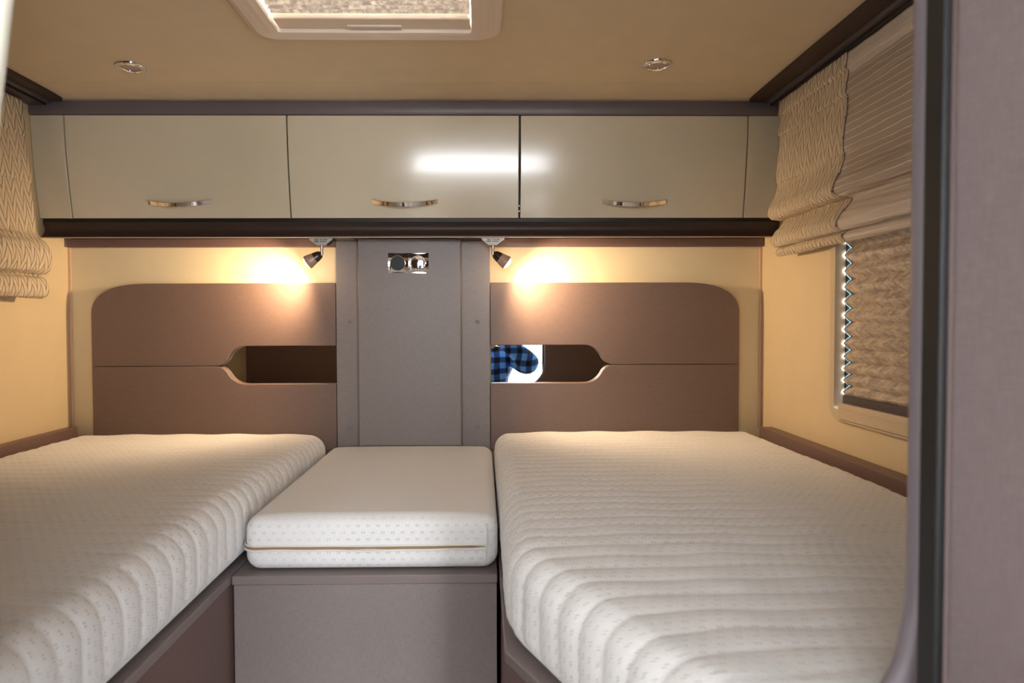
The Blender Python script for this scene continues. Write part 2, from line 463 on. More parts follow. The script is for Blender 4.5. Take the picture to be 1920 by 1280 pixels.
def mattress(name, xl, xr, y0, y1, z0, z1, m, parent, quilt=0.0, pitch=0.045, rad=0.045, puff=0.006, ny=None, sag=None):
    """xl: function of y or number. cross-section rounded rectangle, rounded ends."""
    XLf = xl if callable(xl) else (lambda y: xl)
    ny = ny or int((y1-y0)/0.0042)
    def ease(t): return rad - sqrt(max(0, rad*rad-(rad-min(t, rad))**2))
    ys = sorted(set([y0+rad*(1-cos(pi/2*k/9)) for k in range(10)] + [y1-rad*(1-cos(pi/2*k/9)) for k in range(10)] + [y0+rad+(y1-y0-2*rad)*k/ny for k in range(ny+1)]))
    V = []; U = []; F = []
    W = xr-XLf(y1)
    cross = []                                           # unit description: (side, t)
    nt = 46; ns = 10; nc = 7
    np_ = 0
    for j, y in enumerate(ys):
        ins = ease(min(y-y0, y1-y))
        a, b = XLf(y)+ins, xr-ins; c, d = z0+ins*0.9, z1-ins*0.9
        rr = min(rad, (d-c)/2*0.98)
        rr = max(rr-ins*0.35, 0.004)
        ring = []
        for k in range(nt+1): ring.append((a+rr+(b-a-2*rr)*k/nt, d, 0, 1))
        for k in range(1, nc): t = pi/2*k/nc; ring.append((b-rr+rr*sin(t), d-rr+rr*cos(t), sin(t), cos(t)))
        for k in range(ns+1): ring.append((b, d-rr-(d-c-2*rr)*k/ns, 1, 0))
        for k in range(1, nc): t = pi/2*k/nc; ring.append((b-rr+rr*cos(t), c+rr-rr*sin(t), cos(t), -sin(t)))
        for k in range(nt+1): ring.append((b-rr-(b-a-2*rr)*k/nt, c, 0, -1))
        for k in range(1, nc): t = pi/2*k/nc; ring.append((a+rr-rr*sin(t), c+rr-rr*cos(t), -sin(t), -cos(t)))
        for k in range(ns+1): ring.append((a, c+rr+(d-c-2*rr)*k/ns, -1, 0))
        for k in range(1, nc): t = pi/2*k/nc; ring.append((a+rr-rr*cos(t), d-rr+rr*sin(t), -cos(t), sin(t)))
        np_ = len(ring)
        per = 0; prev = None
        for (x, z, nx, nz) in ring:
            if prev: per += sqrt((x-prev[0])**2+(z-prev[1])**2)
            prev = (x, z)
            h = 0
            if quilt and nz > -0.5:
                lx = (x-a)
                wob = 0.006*sin(lx*9+y*3)+0.004*sin(lx*23+y*11)
                ph = ((y+wob*0.8)/pitch) % 1.0
                h = quilt*(sqrt(abs(sin(pi*ph)))-0.8)
                if abs(nx) > 0.7: h *= 1.35
                h += 0.0012*sin(x*41+y*17)*sin(y*29-z*60)
            pf = puff*(1-((2*(x-(a+b)/2)/(b-a))**4))*nz if nz > 0 else 0
            if sag and nz > 0.2: pf += sag(x, y)*nz
            fl = min(1, min(y-y0, y1-y)/rad)
            V.append((x+nx*h*fl, y, z+nz*h*fl+pf*fl)); U.append((per, y))
    n = len(ys)
    for j in range(n-1):
        for k in range(np_):
            p, q = j*np_+k, j*np_+(k+1) % np_
            F.append((p, q, q+np_, p+np_))
    F.append(tuple(range(np_))); F.append(tuple((n-1)*np_+k for k in range(np_)))
    return mesh(name, V, F, m, parent, smooth=60, uv=U)

ml = mattress('mattress', -1.236, -0.474, 0.58, 2.087, 0.974, 1.113, QUILT, None, quilt=0.0035, sag=lambda x, y: 0.006*sin((y-0.6)*2.1))
tag(ml, 'long white quilted mattress on the left bed, beside the middle mattress', 'mattress')
def xlr(y):
    t = 1.03-y
    if t <= 0: return 0.034
    return 0.034 + (t*t/0.08*0.42*0.5 if t < 0.08 else 0.42*(t-0.04))
mr = mattress('mattress', xlr, 0.826, 0.58, 2.087, 0.974, 1.115, QUILT, None, quilt=0.0035, sag=lambda x, y: 0.007*sin((y-0.6)*2.1))
tag(mr, 'long white quilted mattress with slanted corner on the right bed under the window', 'mattress')

cm = thing('center_mattress', (-0.222, 1.7, 0.97), 'small smooth white mattress with open zip seam on the box between the beds', 'mattress')
mattress('mattress_cover', -0.463, 0.028, 1.308, 2.075, 0.9715, 1.076, TICK, cm, rad=0.028, puff=0.004)
# the zip gap with two piped lips wrapping the front
def wrap(z, out, zamp=0.0):
    pts = [(-0.465-out, 1.40, z)]
    for k in range(9):
        t = pi/2*k/8; pts.append((-0.4365-(0.0285+out)*cos(t), 1.336-(0.0285+out)*sin(t), z))
    for k in range(1, 24): x = -0.4365+0.4145*k/24; pts.append((x, 1.3075-out, z+zamp*sin(k*0.9)*0.6+zamp*sin(k*0.37)))
    pts.append((0.005, 1.3078-out, z+0.001))
    return pts
def gap_mesh():
    P = wrap(1.0175, 0.0008); V = []; F = []
    for i, p in enumerate(P):
        w = 0.0032 if i < len(P)-3 else 0.0008
        if i > 12: w = 0.0030+0.0008*sin(i*0.8)
        if i == len(P)-1: w = 0.0004
        V += [(p[0], p[1], p[2]-w), (p[0], p[1], p[2]+w), (p[0], p[1]+0.003, p[2]+w), (p[0], p[1]+0.003, p[2]-w)]
    for i in range(len(P)-1):
        a = 4*i
        for k in range(4): F.append((a+k, a+(k+1) % 4, a+4+(k+1) % 4, a+4+k))
    return V, F
V, F = gap_mesh(); mesh('zip_gap', V, F, ZIPM, cm)
MB().tube(wrap(1.0215, 0.001, 0.0003), 0.0016, 8).build('piping', PIPE, cm, smooth=60)
MB().tube(wrap(1.0128, 0.0014, 0.0008), 0.0022, 8).build('piping', PIPE, cm, smooth=60)
MB().tube([(0.006, 1.3085, 1.062), (0.0075, 1.307, 1.045), (0.0075, 1.3068, 1.02), (0.006, 1.307, 0.998), (0.003, 1.309, 0.985)], 0.0013, 8).build('corner_seam', PIPE, cm, smooth=60)

for nm, x0, x1, lab in (('wall_ledge', XL+0.001, -1.238, 'brown ledge board along the left wall beside the left mattress'), ('wall_ledge', 0.8295, XR-0.001, 'brown ledge board along the right wall under the window')):
    o = box(nm, (x0, x1, 0.56, 2.095 if x0 < 0 else 2.03, 0.9705, 1.136), LAMD, None, 0.0025); tag(o, lab, 'ledge')

# ------------------------------------------------------------------ headboards
def arc(cx, cz, rx, rz, a0, a1, n=12):
    return [(cx+rx*cos(radians(a0+(a1-a0)*k/n)), cz+rz*sin(radians(a0+(a1-a0)*k/n))) for k in range(n+1)]
def sshape(x0, z0, x1, z1, n=12):
    """tip curve: concave arc out of the tip, then a convex arc into the flat edge"""
    dx, dz = abs(x1-x0), abs(z1-z0); sx = 1 if x1 > x0 else -1; sz = 1 if z1 > z0 else -1
    th = 2*math.atan(dz/dx); R_ = dx/sin(th); ra, rb = R_*0.40, R_*0.60
    out = [(x0+sx*ra*sin(th*k/n), z0+sz*ra*(1-cos(th*k/n))) for k in range(n+1)]
    out += [(x1-sx*rb*sin(th*k/n), z1-sz*rb*(1-cos(th*k/n))) for k in range(n-1, -1, -1)]
    return out
def headboard(sgn, xin, xout, tip, flat, label):
    h = thing('headboard', ((xin+xout)/2, 2.1, 1.05), label, 'headboard')
    g = 0.0007
    up = [(xin, 1.3815), (xin, 1.573)]
    c = []
    for k in range(25):
        a = pi/2*(1-k/24); e = 2/2.7
        c.append((xout-sgn*0.19+sgn*0.19*max(0, cos(a))**e, 1.470+0.102*max(0, sin(a))**e))
    up += c + [(xout, 1.3205+g)] + sshape(tip, 1.3205+g, flat, 1.3815)
    lo = [(xin, 1.2645)] + list(reversed(sshape(tip, 1.3205-g, flat, 1.2645))) + [(xout, 1.3205-g), (xout, 1.06), (xin, 1.06)]
    MB().prism(up, 'y', 2.090, 2.108).build('upper_panel', LAMD2, h, bevel=0.0018, seg=3)
    MB().prism(lo, 'y', 2.090, 2.108).build('lower_panel', LAMD2, h, bevel=0.0018, seg=3)
    o = box('mirror', (min(xin+sgn*0.002, tip+sgn*0.03), max(xin+sgn*0.002, tip+sgn*0.03), 2.1095, 2.1145, 1.252, 1.394), MIRROR, h, 0)
    o['label'] = 'mirror strip showing in the cutout'
    return h
LAMD2 = laminate('rose_brown_linen_laminate', srgb(112, 91, 82), 0.45)
headboard(-1, -0.448, -1.188, -0.815, -0.722, 'rose-brown headboard with rounded corner and mirror cutout behind the left mattress')
headboard(1, 0.0235, 0.790, 0.402, 0.312, 'rose-brown headboard with rounded corner and mirror cutout behind the right mattress')

# middle panel and pilaster
mp = thing('back_panel', (-0.212, 2.1, 0.97), 'flat grey-brown panel between the two headboards, behind the pilaster', 'wall panel')
box('panel', (-0.4465, 0.0222, 2.092, 2.118, 0.972, 1.70), LAM, mp, 0.001)
for (x, z, lab) in ((-0.408, 1.452, 0), (-0.015, 1.452, 0), (-0.413, 1.129, 1), (-0.016, 1.127, 0)):
    k = MB().lathe((x, 2.092, z), (0, -1, 0), [(0.0068, 0), (0.0068, 0.0012), (0.0055, 0.002), (0.0045, 0.0012), (0.0001, 0.0012)], 24)
    k.build('screw_cap', LAM, mp, smooth=40)
pl = box('pilaster', (-0.3745, -0.0645, 2.060, 2.0915, 1.078, 1.7035), LAM, None, 0.003)
tag(pl, 'tall grey linen-textured pilaster above the middle mattress carrying the chrome sockets', 'panel')

# chrome double socket
so = thing('socket_plate', (-0.222, 2.06, 1.63), 'chrome double power socket plate near the top of the grey pilaster', 'socket')
def pillow(xc, w, zc, h, y):
    V = []; F = []; n = 16
    for i in range(n+1):
        for j in range(n+1):
            s, t = 2*i/n-1, 2*j/n-1
            V.append((xc+s*w/2, y-0.001-0.009*(1-t*t)*0.9+0.003*(1-s*s), zc+t*h/2))
    for i in range(n):
        for j in range(n): a = i*(n+1)+j; F.append((a, a+1, a+n+2, a+n+1))
    m = len(V); 
    rim = [i*(n+1) for i in range(n+1)] + [n*(n+1)+j for j in range(1, n+1)] + [i*(n+1)+n for i in range(n-1, -1, -1)] + [j for j in range(n-1, 0, -1)]
    for k in rim: V.append((V[k][0], y+0.0002, V[k][2]))
    L = len(rim)
    for k in range(L): F.append((rim[k], rim[(k+1) % L], m+(k+1) % L, m+k))
    F.append(tuple(range(m, m+L)))
    return V, F
for xc, nm in ((-0.2525, 'socket_module'), (-0.1915, 'flap_module')):
    V, F = pillow(xc, 0.0602, 1.630, 0.0602, 2.0595); mod = mesh(nm, V, F, CHROME, so, smooth=50)
    MB().lathe((xc-0.001, 2.056, 1.6295), (0, -1, 0), [(0.0228, 0), (0.0228, 0.0065), (0.0222, 0.0078), (0.0212, 0.0072), (0.0205, 0.0055), (0.0001, 0.0055)], 40).build('ring', CHROME, mod, smooth=40)
    if nm == 'socket_module':
        MB().lathe((xc-0.001, 2.0508, 1.6295), (0, -1, 0), [(0.0206, 0), (0.0206, 0.0022), (0.0125, 0.0022), (0.012, 0.0004), (0.0001, 0.0004)], 40).build('black_insert', BLACK, mod, smooth=40)
    else:
        MB().lathe((xc-0.001, 2.0508, 1.6295), (0, -1, 0), [(0.0204, 0), (0.0204, 0.0016), (0.017, 0.0026), (0.010, 0.0036), (0.004, 0.004), (0.0001, 0.0041)], 40).build('flap', CHROME, mod, smooth=60)

# ------------------------------------------------------------------ overhead cabinets
def dY(z):
    t = (2.037-z)/(2.037-1.752); return 1.951+0.036*(0.35*t+0.65*t*t)
def door_slab(x0, x1, z0=1.7535, z1=2.0365, th=0.018, n=20):
    zs = [z0+(z1-z0)*k/n for k in range(n+1)]
    pts = [(dY(z), z) for z in zs] + [(dY(z)+th, z) for z in reversed(zs)]
    return MB().prism(pts, 'x', x0, x1)
def handle_mb(xc):
    n = 28; c = 0.190; sag = 0.035; mb = MB()
    tilt = radians(24); base = Vector((xc, dY(1.797)+0.001, 1.800))
    out = Vector((0, -cos(tilt), -sin(tilt))); up = Vector((0, -sin(tilt), cos(tilt)))
    P = []
    for k in range(n+1):
        s = 2*k/n-1; x = s*c/2
        o_ = sag*(1-s*s) + 0.003; i_ = max(sag*(1-s*s)*0.80-0.004, -0.004)
        P.append((x, o_, i_))
    hh = 0.0065
    for (x, o_, i_) in P:
        for (d, h) in ((i_, -hh), (o_, -hh), (o_, hh), (i_, hh)):
            v = base + Vector((x, 0, 0)) + out*d + up*h; mb.V.append(tuple(v))
    for k in range(n):
        a = 4*k
        for j in range(4): mb.F.append((a+j, a+(j+1) % 4, a+4+(j+1) % 4, a+4+j))
    mb.F += [(0, 1, 2, 3), (4*n, 4*n+1, 4*n+2, 4*n+3)]
    return mb
cabs = ((-1.174, -0.5535, -0.869, 'left overhead cabinet with glossy cream curved door, beside the left roman shade'),
        (-0.5495, 0.1045, -0.222, 'middle overhead cabinet with glossy cream curved door, above the pilaster'),
        (0.1105, 0.7575, 0.441, 'right overhead cabinet with glossy cream curved door, beside the right roman shade'))
for x0, x1, hx, lab in cabs:
    cb = thing('overhead_cabinet', ((x0+x1)/2, 2.0, 1.75), lab, 'cabinet', 'overhead cabinets on the back wall')
    MB().prism([(1.9735, 2.036), (2.009, 1.7535), (2.117, 1.7535), (2.117, 2.036)], 'x', x0-0.001, x1+(0.0045 if hx == -0.222 else 0.001)).build('cabinet_body', CARC, cb)
    d = door_slab(x0, x1).build('door', CREAM, cb, bevel=0.001)
    if hx == -0.222:
        for z in (1.788, 1.773): box('hinge_stay', (0.1045, 0.1095, 1.985, 1.992, z-0.0018, z+0.0018), LABELW, cb, 0)
    handle_mb(hx).build('handle', CHROME, d, bevel=0.0012, smooth=40)
for x0, x1, lab in ((XL+0.001, -1.178, 'narrow cream filler panel between the left shade and the left cabinet'), (0.7605, XR-0.001, 'narrow cream filler panel between the right cabinet and the right shade')):
    tag(door_slab(x0, x1, th=0.05).build('filler_panel', CREAM, None, bevel=0.001), lab, 'panel')
top = MB().prism([(1.947, 2.039), (1.944, 2.045), (1.945, 2.068), (1.950, 2.0765), (2.0, 2.0765), (2.0, 2.038), (1.95, 2.038)], 'x', XL+0.001, XR-0.001).build('cornice', CORN, None, smooth=30)
tag(top, 'dark mauve cornice board between ceiling and overhead cabinets', 'cornice')
# valance below the doors: cove profile
prof = [(2.000, 1.7515), (1.9905, 1.7485), (1.9905, 1.742)] + [(1.9905-0.004+0.010*sin(pi*k/10), 1.742-0.0365*k/10) for k in range(11)] + [(1.983, 1.702), (1.983, 1.6985), (1.990, 1.697), (2.118, 1.712), (2.118, 1.7515)]
val = MB().prism(prof, 'x', XL+0.008, XR-0.003).build('valance', DARK, None, smooth=25)
box('gap_shade_strip', (XL+0.009, XR-0.004, 1.9878, 1.9975, 1.7432, 1.7525), BLACK, val, 0)  # solid black strip standing in for the shade between doors and valance
box('lit_lip', (XL+0.009, XR-0.004, 1.9795, 1.9835, 1.6962, 1.6985), BEADM, val, 0.0005)  # lip coloured pale to paint in the light caught along the valance edge
tag(val, 'dark brown coved valance running under the three overhead cabinets', 'valance')
for x0, x1, lab in ((XL+0.009, -0.449, 'brown batten on the back wall above the left headboard'), (0.025, XR-0.004, 'brown batten on the back wall above the right headboard')):
    tag(box('batten', (x0, x1, 2.098, 2.118, 1.683, 1.7085), LAMD, None, 0.001), lab, 'batten')

# ------------------------------------------------------------------ ceiling rails
for sg, xi, lab in ((1, XR, 'dark brown curtain rail board along the ceiling above the right shade'), (-1, XL, 'dark brown curtain rail board along the ceiling above the left shade')):
    rt = thing('curtain_rail', (xi, 1.25, 2.07), lab, 'curtain rail')
    def bx(nm, a, b, z0, z1, m):
        x0, x1 = sorted((xi-sg*a, xi-sg*b)); return box(nm, (x0, x1, 0.545, 1.943, z0, z1), m, rt, 0.001)
    top_z = ZCEIL-0.001
    inner = 0.112 if sg > 0 else 0.098
    bx('rail_board', 0.066, inner, 2.0725, top_z, DARK)
    bx('rail_track', 0.046, 0.0655, 2.0665, top_z, GREYR)
    bx('rail_lip', 0.0495, 0.0525, 2.061, 2.0665, BLACK)
    bx('rail_back', 0.001, 0.0455, 2.062, top_z, DARK2)

# ------------------------------------------------------------------ skylight
sk = thing('skylight', (-0.225, 1.255, ZCEIL), 'beige square roof skylight with closed pleated blind in the ceiling', 'skylight')
def rrect(x0, x1, y0, y1, r, n=8):
    P = []
    for cx, cy, a0 in ((x1-r, y1-r, 0), (x0+r, y1-r, 90), (x0+r, y0+r, 180), (x1-r, y0+r, 270)):
        for k in range(n+1): a = radians(a0+90*k/n); P.append((cx+r*cos(a), cy+r*sin(a)))
    return P
loops = []
A = (-0.493, 0.045, 0.98, 1.528)
rings = [(0.0, 0.055, ZCEIL-0.0005), (0.001, 0.055, ZCEIL-0.006), (0.005, 0.052, ZCEIL-0.013), (0.012, 0.046, ZCEIL-0.0165), (0.016, 0.042, ZCEIL-0.017)]
for k in range(1, 9):
    rings.append((0.016+0.0038*k-0.0019, 0.042-0.0025*k, ZCEIL-0.0178)); rings.append((0.016+0.0038*k, 0.042-0.0025*k, ZCEIL-0.0170))
V = []; F = []
for (ins, rad, z) in rings:
    V += [(x, y, z) for x, y in rrect(A[0]+ins, A[1]-ins, A[2]+ins, A[3]-ins, rad)]
n = 36
ir = rrect(SKX0+0.002, SKX1-0.002, SKY0+0.002, SKY1-0.002, 0.008)
V += [(x, y, ZCEIL-0.0168) for x, y in ir]; V += [(x, y, ZCEIL+0.05) for x, y in ir]
nr = len(rings)+2
for j in range(nr-1):
    for k in range(n): F.append((j*n+k, j*n+(k+1) % n, (j+1)*n+(k+1) % n, (j+1)*n+k))
mesh('skylight_frame', V, F, PLASB, sk, smooth=28)
# pleated cloth
def zigzag(axis_pts, a, b, name, m, parent, th=None):
    """axis_pts list of 2d points; extruded between a and b"""
sx0, sx1 = SKX0+0.005, SKX1-0.005
V = []; F = []; p = 0.0185; ys = []
y = SKY0+0.006; k = 0
while y < SKY1-0.036-p:
    for q in range(6): ys.append((y+p*q/6, ZCEIL+0.008-0.011*sin(pi*q/6)**0.8))
    y += p
ys.append((y, ZCEIL+0.008))
for (yy, z) in ys: V += [(sx0, yy, z), (sx1, yy, z)]
for k in range(len(ys)-1): F.append((2*k, 2*k+1, 2*k+3, 2*k+2))
cl = mesh('pleated_blind', V, F, ROOFB, sk); md = cl.modifiers.new('thickness', 'SOLIDIFY'); md.thickness = 0.0006
rl = box('blind_rail', (sx0, sx1, y+0.002, SKY1-0.0028, ZCEIL-0.009, ZCEIL+0.004), PLASB, sk, 0.002)
box('blind_grip', (-0.283, -0.168, SKY1-0.026, SKY1-0.014, ZCEIL-0.0135, ZCEIL-0.0092), PLASB, rl, 0.002)
t = NT('opal_dome'); tl = t.n('ShaderNodeBsdfTranslucent'); tl.inputs[0].default_value = (0.8, 0.85, 0.85, 1); t.t.links.new(tl.outputs[0], t.t.nodes['Material Output'].inputs[0])
V = []; F = []; n2 = 12
for i in range(n2+1):
    for j in range(n2+1):
        s, q = 2*i/n2-1, 2*j/n2-1
        V.append((-0.227+s*0.23, 1.254+q*0.245, ZCEIL+0.0525+0.05*(1-s**4)*(1-q**4)))
for i in range(n2):
    for j in range(n2): a = i*(n2+1)+j; F.append((a, a+1, a+n2+2, a+n2+1))
o = mesh('dome', V, F, t.m, sk, smooth=60)

# ------------------------------------------------------------------ downlights
DIFF = plain('frosted_lamp_cover', srgb(176, 156, 146), 0.35)
for x, y, lab in ((-0.866, 1.713, 'round chrome downlight, unlit, left of the skylight'), (0.431, 1.692, 'round chrome downlight, unlit, right of the skylight')):
    dl = thing('downlight', (x, y, ZCEIL), lab, 'light', 'round downlights in the ceiling')
    MB().lathe((x, y, ZCEIL-0.0003), (0, 0, -1), [(0.037, 0), (0.0368, 0.003), (0.0345, 0.006), (0.031, 0.0062), (0.0285, 0.004), (0.0265, 0.0045), (0.0245, 0.0062), (0.0225, 0.005), (0.022, 0.002), (0.0001, 0.002)], 48).build('rim', CHROME, dl, smooth=50)
    MB().lathe((x, y, ZCEIL-0.0018), (0, 0, -1), [(0.0215, 0), (0.0212, 0.002), (0.016, 0.0034), (0.0001, 0.004)], 40).build('cover', DIFF, dl, smooth=60)

# ------------------------------------------------------------------ reading lamps
WARM = (1.0, 0.71, 0.42)
def reading_lamp(x, sg, label, face, aim_axis):
    lp = thing('reading_lamp', (x, 2.032, 1.70), label, 'lamp', 'reading lamps under the valance')
    yb = 1.998; dz = (yb-1.99)*0.117
    zt = 1.697+ (yb-1.990)*(0.015/0.128) - 0.0015
    br = MB().prism([(x-0.0335, zt), (x+0.0335, zt), (x+0.0335, zt-0.004), (x+0.013, zt-0.0205), (x-0.013, zt-0.0205), (x-0.0335, zt-0.004)], 'y', yb-0.011, yb+0.011).build('bracket', face, lp, bevel=0.001)
    lb_ = MB()
    if True:
        for (a, b, c, d) in ((-0.017, -0.008, -0.0052, -0.0040), (-0.016, -0.009, -0.0075, -0.0062), (-0.019, -0.006, -0.0115, -0.0095),
                             (-0.002, -0.001, -0.008, -0.0035), (-0.002, 0.003, -0.0042, -0.0033), (0.005, 0.008, -0.0062, -0.0040), (0.010, 0.0125, -0.0060, -0.0042), (0.014, 0.018, -0.0062, -0.0038), (-0.002, 0.016, -0.0110, -0.0095)):
            lb_.box(x+a, x+b, yb-0.0118, yb-0.0110, zt+c, zt+d)
    lb_.build('label_print', INK, br)
    MB().prism([(x+0.0345, zt-0.001), (x+0.036, zt-0.006), (x+0.018, zt-0.021), (x+0.0145, zt-0.0206)], 'y', yb-0.006, yb+0.012).build('switch', BLACK, lp, bevel=0.0005)
    zb = zt-0.0205
    MB().tube([(x, yb, zb+0.001), (x, yb, zb-0.028)], 0.0042, 16).build('stem', BRUSH, lp, smooth=60)
    ax = Vector(aim_axis).normalized()
    j = Vector((x+sg*0.004, yb+0.003, zb-0.0245))
    hd = MB().lathe(tuple(j-ax*0.001), tuple(ax), [(0.001, -0.004), (0.0062, -0.002), (0.0110, 0.003), (0.0135, 0.010), (0.0155, 0.0205)], 32).build('lamp_head', BRONZE, lp, smooth=50)
    MB().lathe(tuple(j), tuple(ax), [(0.0151, 0.0196), (0.0184, 0.033), (0.0203, 0.0420), (0.0197, 0.0460), (0.0183, 0.0460), (0.0187, 0.0420), (0.0168, 0.033), (0.0137, 0.0196)], 32).build('glass_shade', LGLASS, hd, smooth=50)
    MB().lathe(tuple(j), tuple(ax), [(0.0181, 0.0430), (0.0168, 0.0475), (0.0115, 0.0515), (0.0055, 0.0535), (0.0001, 0.054)], 32).build('bulb', BULB, hd, smooth=60)
    l = bpy.data.lights.new('lamp_beam', 'SPOT'); l.color = WARM; l.energy = SPOT_W; l.spot_size = radians(152); l.spot_blend = 1.0; l.shadow_soft_size = 0.02
    o = bpy.data.objects.new('lamp_beam', l); col.objects.link(o)
    o.location = j + ax*0.062
    bd = Vector((sg*0.80, 0.17, -0.46)).normalized()
    o.rotation_euler = bd.to_track_quat('-Z', 'Y').to_euler()
    l2 = bpy.data.lights.new('lamp_glow', 'POINT'); l2.color = WARM; l2.energy = GLOW_W; l2.shadow_soft_size = 0.016
    o2 = bpy.data.objects.new('lamp_glow', l2); col.objects.link(o2); o2.location = j + ax*0.074
SPOT_W, GLOW_W = 8.8, 0.3
reading_lamp(-0.467, -1, 'lit reading lamp tilted left, right above the left headboard', plain('grey_lamp_label', srgb(170, 168, 162), 0.5), (-0.80, 0.06, -0.50))
reading_lamp(0.031, 1, 'lit reading lamp tilted right, above the right headboard', LABELW, (0.78, 0.06, -0.56))

# ------------------------------------------------------------------ windows
def window(nm, xi, sg):
    """xi inner wall face; sg +1 for the right wall (outside is +x)"""
    w = bpy.data.objects.new(nm, None); col.objects.link(w); w.location = (xi, (WY0+WY1)/2, WZ0); w['kind'] = 'structure'
    o0 = rrect(WY0-0.022, WY1+0.022, WZ0-0.026, WZ1+0.03, 0.045)
    o1 = rrect(WY0-0.019, WY1+0.019, WZ0-0.023, WZ1+0.027, 0.042)
    i0 = rrect(WY0+0.003, WY1-0.003, WZ0+0.003, WZ1-0.003, 0.006)
    V = []; F = []
    for P, d in ((o0, -0.0005), (o0, 0.010), (o1, 0.014), (i0, 0.014), (i0, -0.012)):
        V += [(xi-sg*d, y, z) for y, z in P]
    for j in range(4):
        for k in range(36): F.append((j*36+k, j*36+(k+1) % 36, (j+1)*36+(k+1) % 36, (j+1)*36+k))
    mesh('window_frame', V, F, WINP, w, smooth=30)
    xs = sorted((xi-sg*0.016, xi-sg*0.012))
    # lower cassette bar across the frame
    mb = MB().prism([(xi-sg*0.0135, WZ0-0.020), (xi-sg*0.021, WZ0-0.016), (xi-sg*0.023, WZ0-0.004), (xi-sg*0.0225, WZ0+0.006), (xi-sg*0.024, WZ0+0.010), (xi-sg*0.022, WZ0+0.022), (xi-sg*0.0135, WZ0+0.022)], 'y', WY0+0.02, WY1-0.04)
    mb.build('window_sill', WINP, w, bevel=0.001)
    for a, b in ((WY1-0.0045, WY1-0.0005), (WY0+0.0005, WY0+0.0045)):
        x0, x1 = sorted((xi+sg*0.013, xi+sg*0.046))
        box('side_channel', (x0, x1, a, b, WZ0+0.004, WZ1-0.004), JAMB, w, 0)
    x0, x1 = sorted((xi+sg*0.046, xi+sg*0.049))
    box('pane', (x0, x1, WY0+0.001, WY1-0.001, WZ0+0.001, WZ1-0.001), GLASS, w, 0)
    return w
window('window_1', XL, -1); window('window_2', XR, 1)
def blind(xi, sg, lab):
    b = thing('pleated_blind', (xi+sg*0.015, (WY0+WY1)/2, WZ0), lab, 'blind')
    z = WZ0+0.030; k = 0; P = []
    while z < WZ1-0.022:
        P.append((xi+sg*(0.006 if k % 2 else 0.024), z)); z += 0.0185*(0.72+0.28*min(1, (z-WZ0)/0.3)); k += 1
    Q = []
    for i in range(len(P)-1):
        for s in range(4):
            t = s/4; bow = 0.0016*sin(pi*t)
            Q.append((P[i][0]+(P[i+1][0]-P[i][0])*t, P[i][1]+(P[i+1][1]-P[i][1])*t+bow*(1 if i % 2 else -1)))
    Q.append(P[-1])
    V = []; F = []
    ys = [WY0+0.006+(WY1-0.0062-WY0-0.006)*k/30 for k in range(31)]
    for (x, z) in Q:
        for y in ys: V.append((x, y, z+0.0012*sin(y*19+z*40)))
    for i in range(len(Q)-1):
        for k in range(30): F.append((i*31+k, i*31+k+1, (i+1)*31+k+1, (i+1)*31+k))
    o = mesh('pleated_cloth', V, F, BLINDM, b, smooth=30); m = o.modifiers.new('thickness', 'SOLIDIFY'); m.thickness = 0.0007
    x0, x1 = sorted((xi+sg*0.004, xi+sg*0.027))
    box('top_rail', (x0, x1, WY0+0.004, WY1-0.005, WZ1-0.030, WZ1-0.001), WINP, b, 0.001)
    box('bottom_rail', (x0, x1, WY0+0.008, WY1-0.010, WZ0+0.008, WZ0+0.037), DARK2, b, 0.001)
blind(XR, 1, 'closed beige pleated blind in the right window, below the roman shade')
blind(XL, -1, 'closed beige pleated blind in the left window, behind the left roman shade')

# ------------------------------------------------------------------ roman shades
def shade(xi, sg, prof, lab, yend, label_q):
    s = thing('roman_shade', (xi, 1.25, 2.05), lab, 'shade')
    P = smoothcurve(prof, 7)
    L = [0]
    for a, b in zip(P, P[1:]): L.append(L[-1]+sqrt((a[0]-b[0])**2+(a[1]-b[1])**2))
    def panel(nm, y0, y1, m, th, lift, wob, ny):
        V = []; F = []; U = []
        ys = [y0+(y1-y0)*k/ny for k in range(ny+1)]
        for i, (d, z) in enumerate(P):
            for y in ys:
                e = 0.0016*sin(y*90+z*25)*wob + 0.002*sin(y*37-z*60)*wob
                e *= 0.35; V.append((xi-sg*(d+lift+e), y+0.0007*sin(z*45)*wob, z+(0.001*sin(y*23+i)*wob if i > 3 else 0))); U.append((y, L[i]))
        n = ny+1
        for i in range(len(P)-1):
            for k in range(ny): F.append((i*n+k, i*n+k+1, (i+1)*n+k+1, (i+1)*n+k))
        o = mesh(nm, V, F, m, s, smooth=80, uv=U); md = o.modifiers.new('thickness', 'SOLIDIFY'); md.thickness = th; md.offset = 0
        return o
    panel('quilted_panel', yend-0.345, yend, CHEV, 0.004, 0.003, 1.0, 60)
    panel('quilted_panel', 0.60, 0.90, CHEV, 0.004, 0.003, 1.0, 50)
    panel('sheer_panel', 0.895, yend-0.340, SHEER, 0.0006, 0.0, 1.2, 60)
    return s
profR = [(0.046, 2.055), (0.050, 2.02), (0.044, 2.012), (0.050, 1.965), (0.045, 1.957), (0.051, 1.90), (0.053, 1.84), (0.050, 1.825), (0.060, 1.79), (0.074, 1.762), (0.075, 1.742), (0.060, 1.732), (0.034, 1.731), (0.040, 1.716), (0.058, 1.695), (0.068, 1.675), (0.060, 1.659), (0.040, 1.657), (0.050, 1.650), (0.054, 1.640), (0.044, 1.632), (0.026, 1.640)]
shade(XR, 1, profR, 'right roman shade, cream quilted leaf-pattern fabric with sheer striped centre, gathered above the window', 1.885, '')
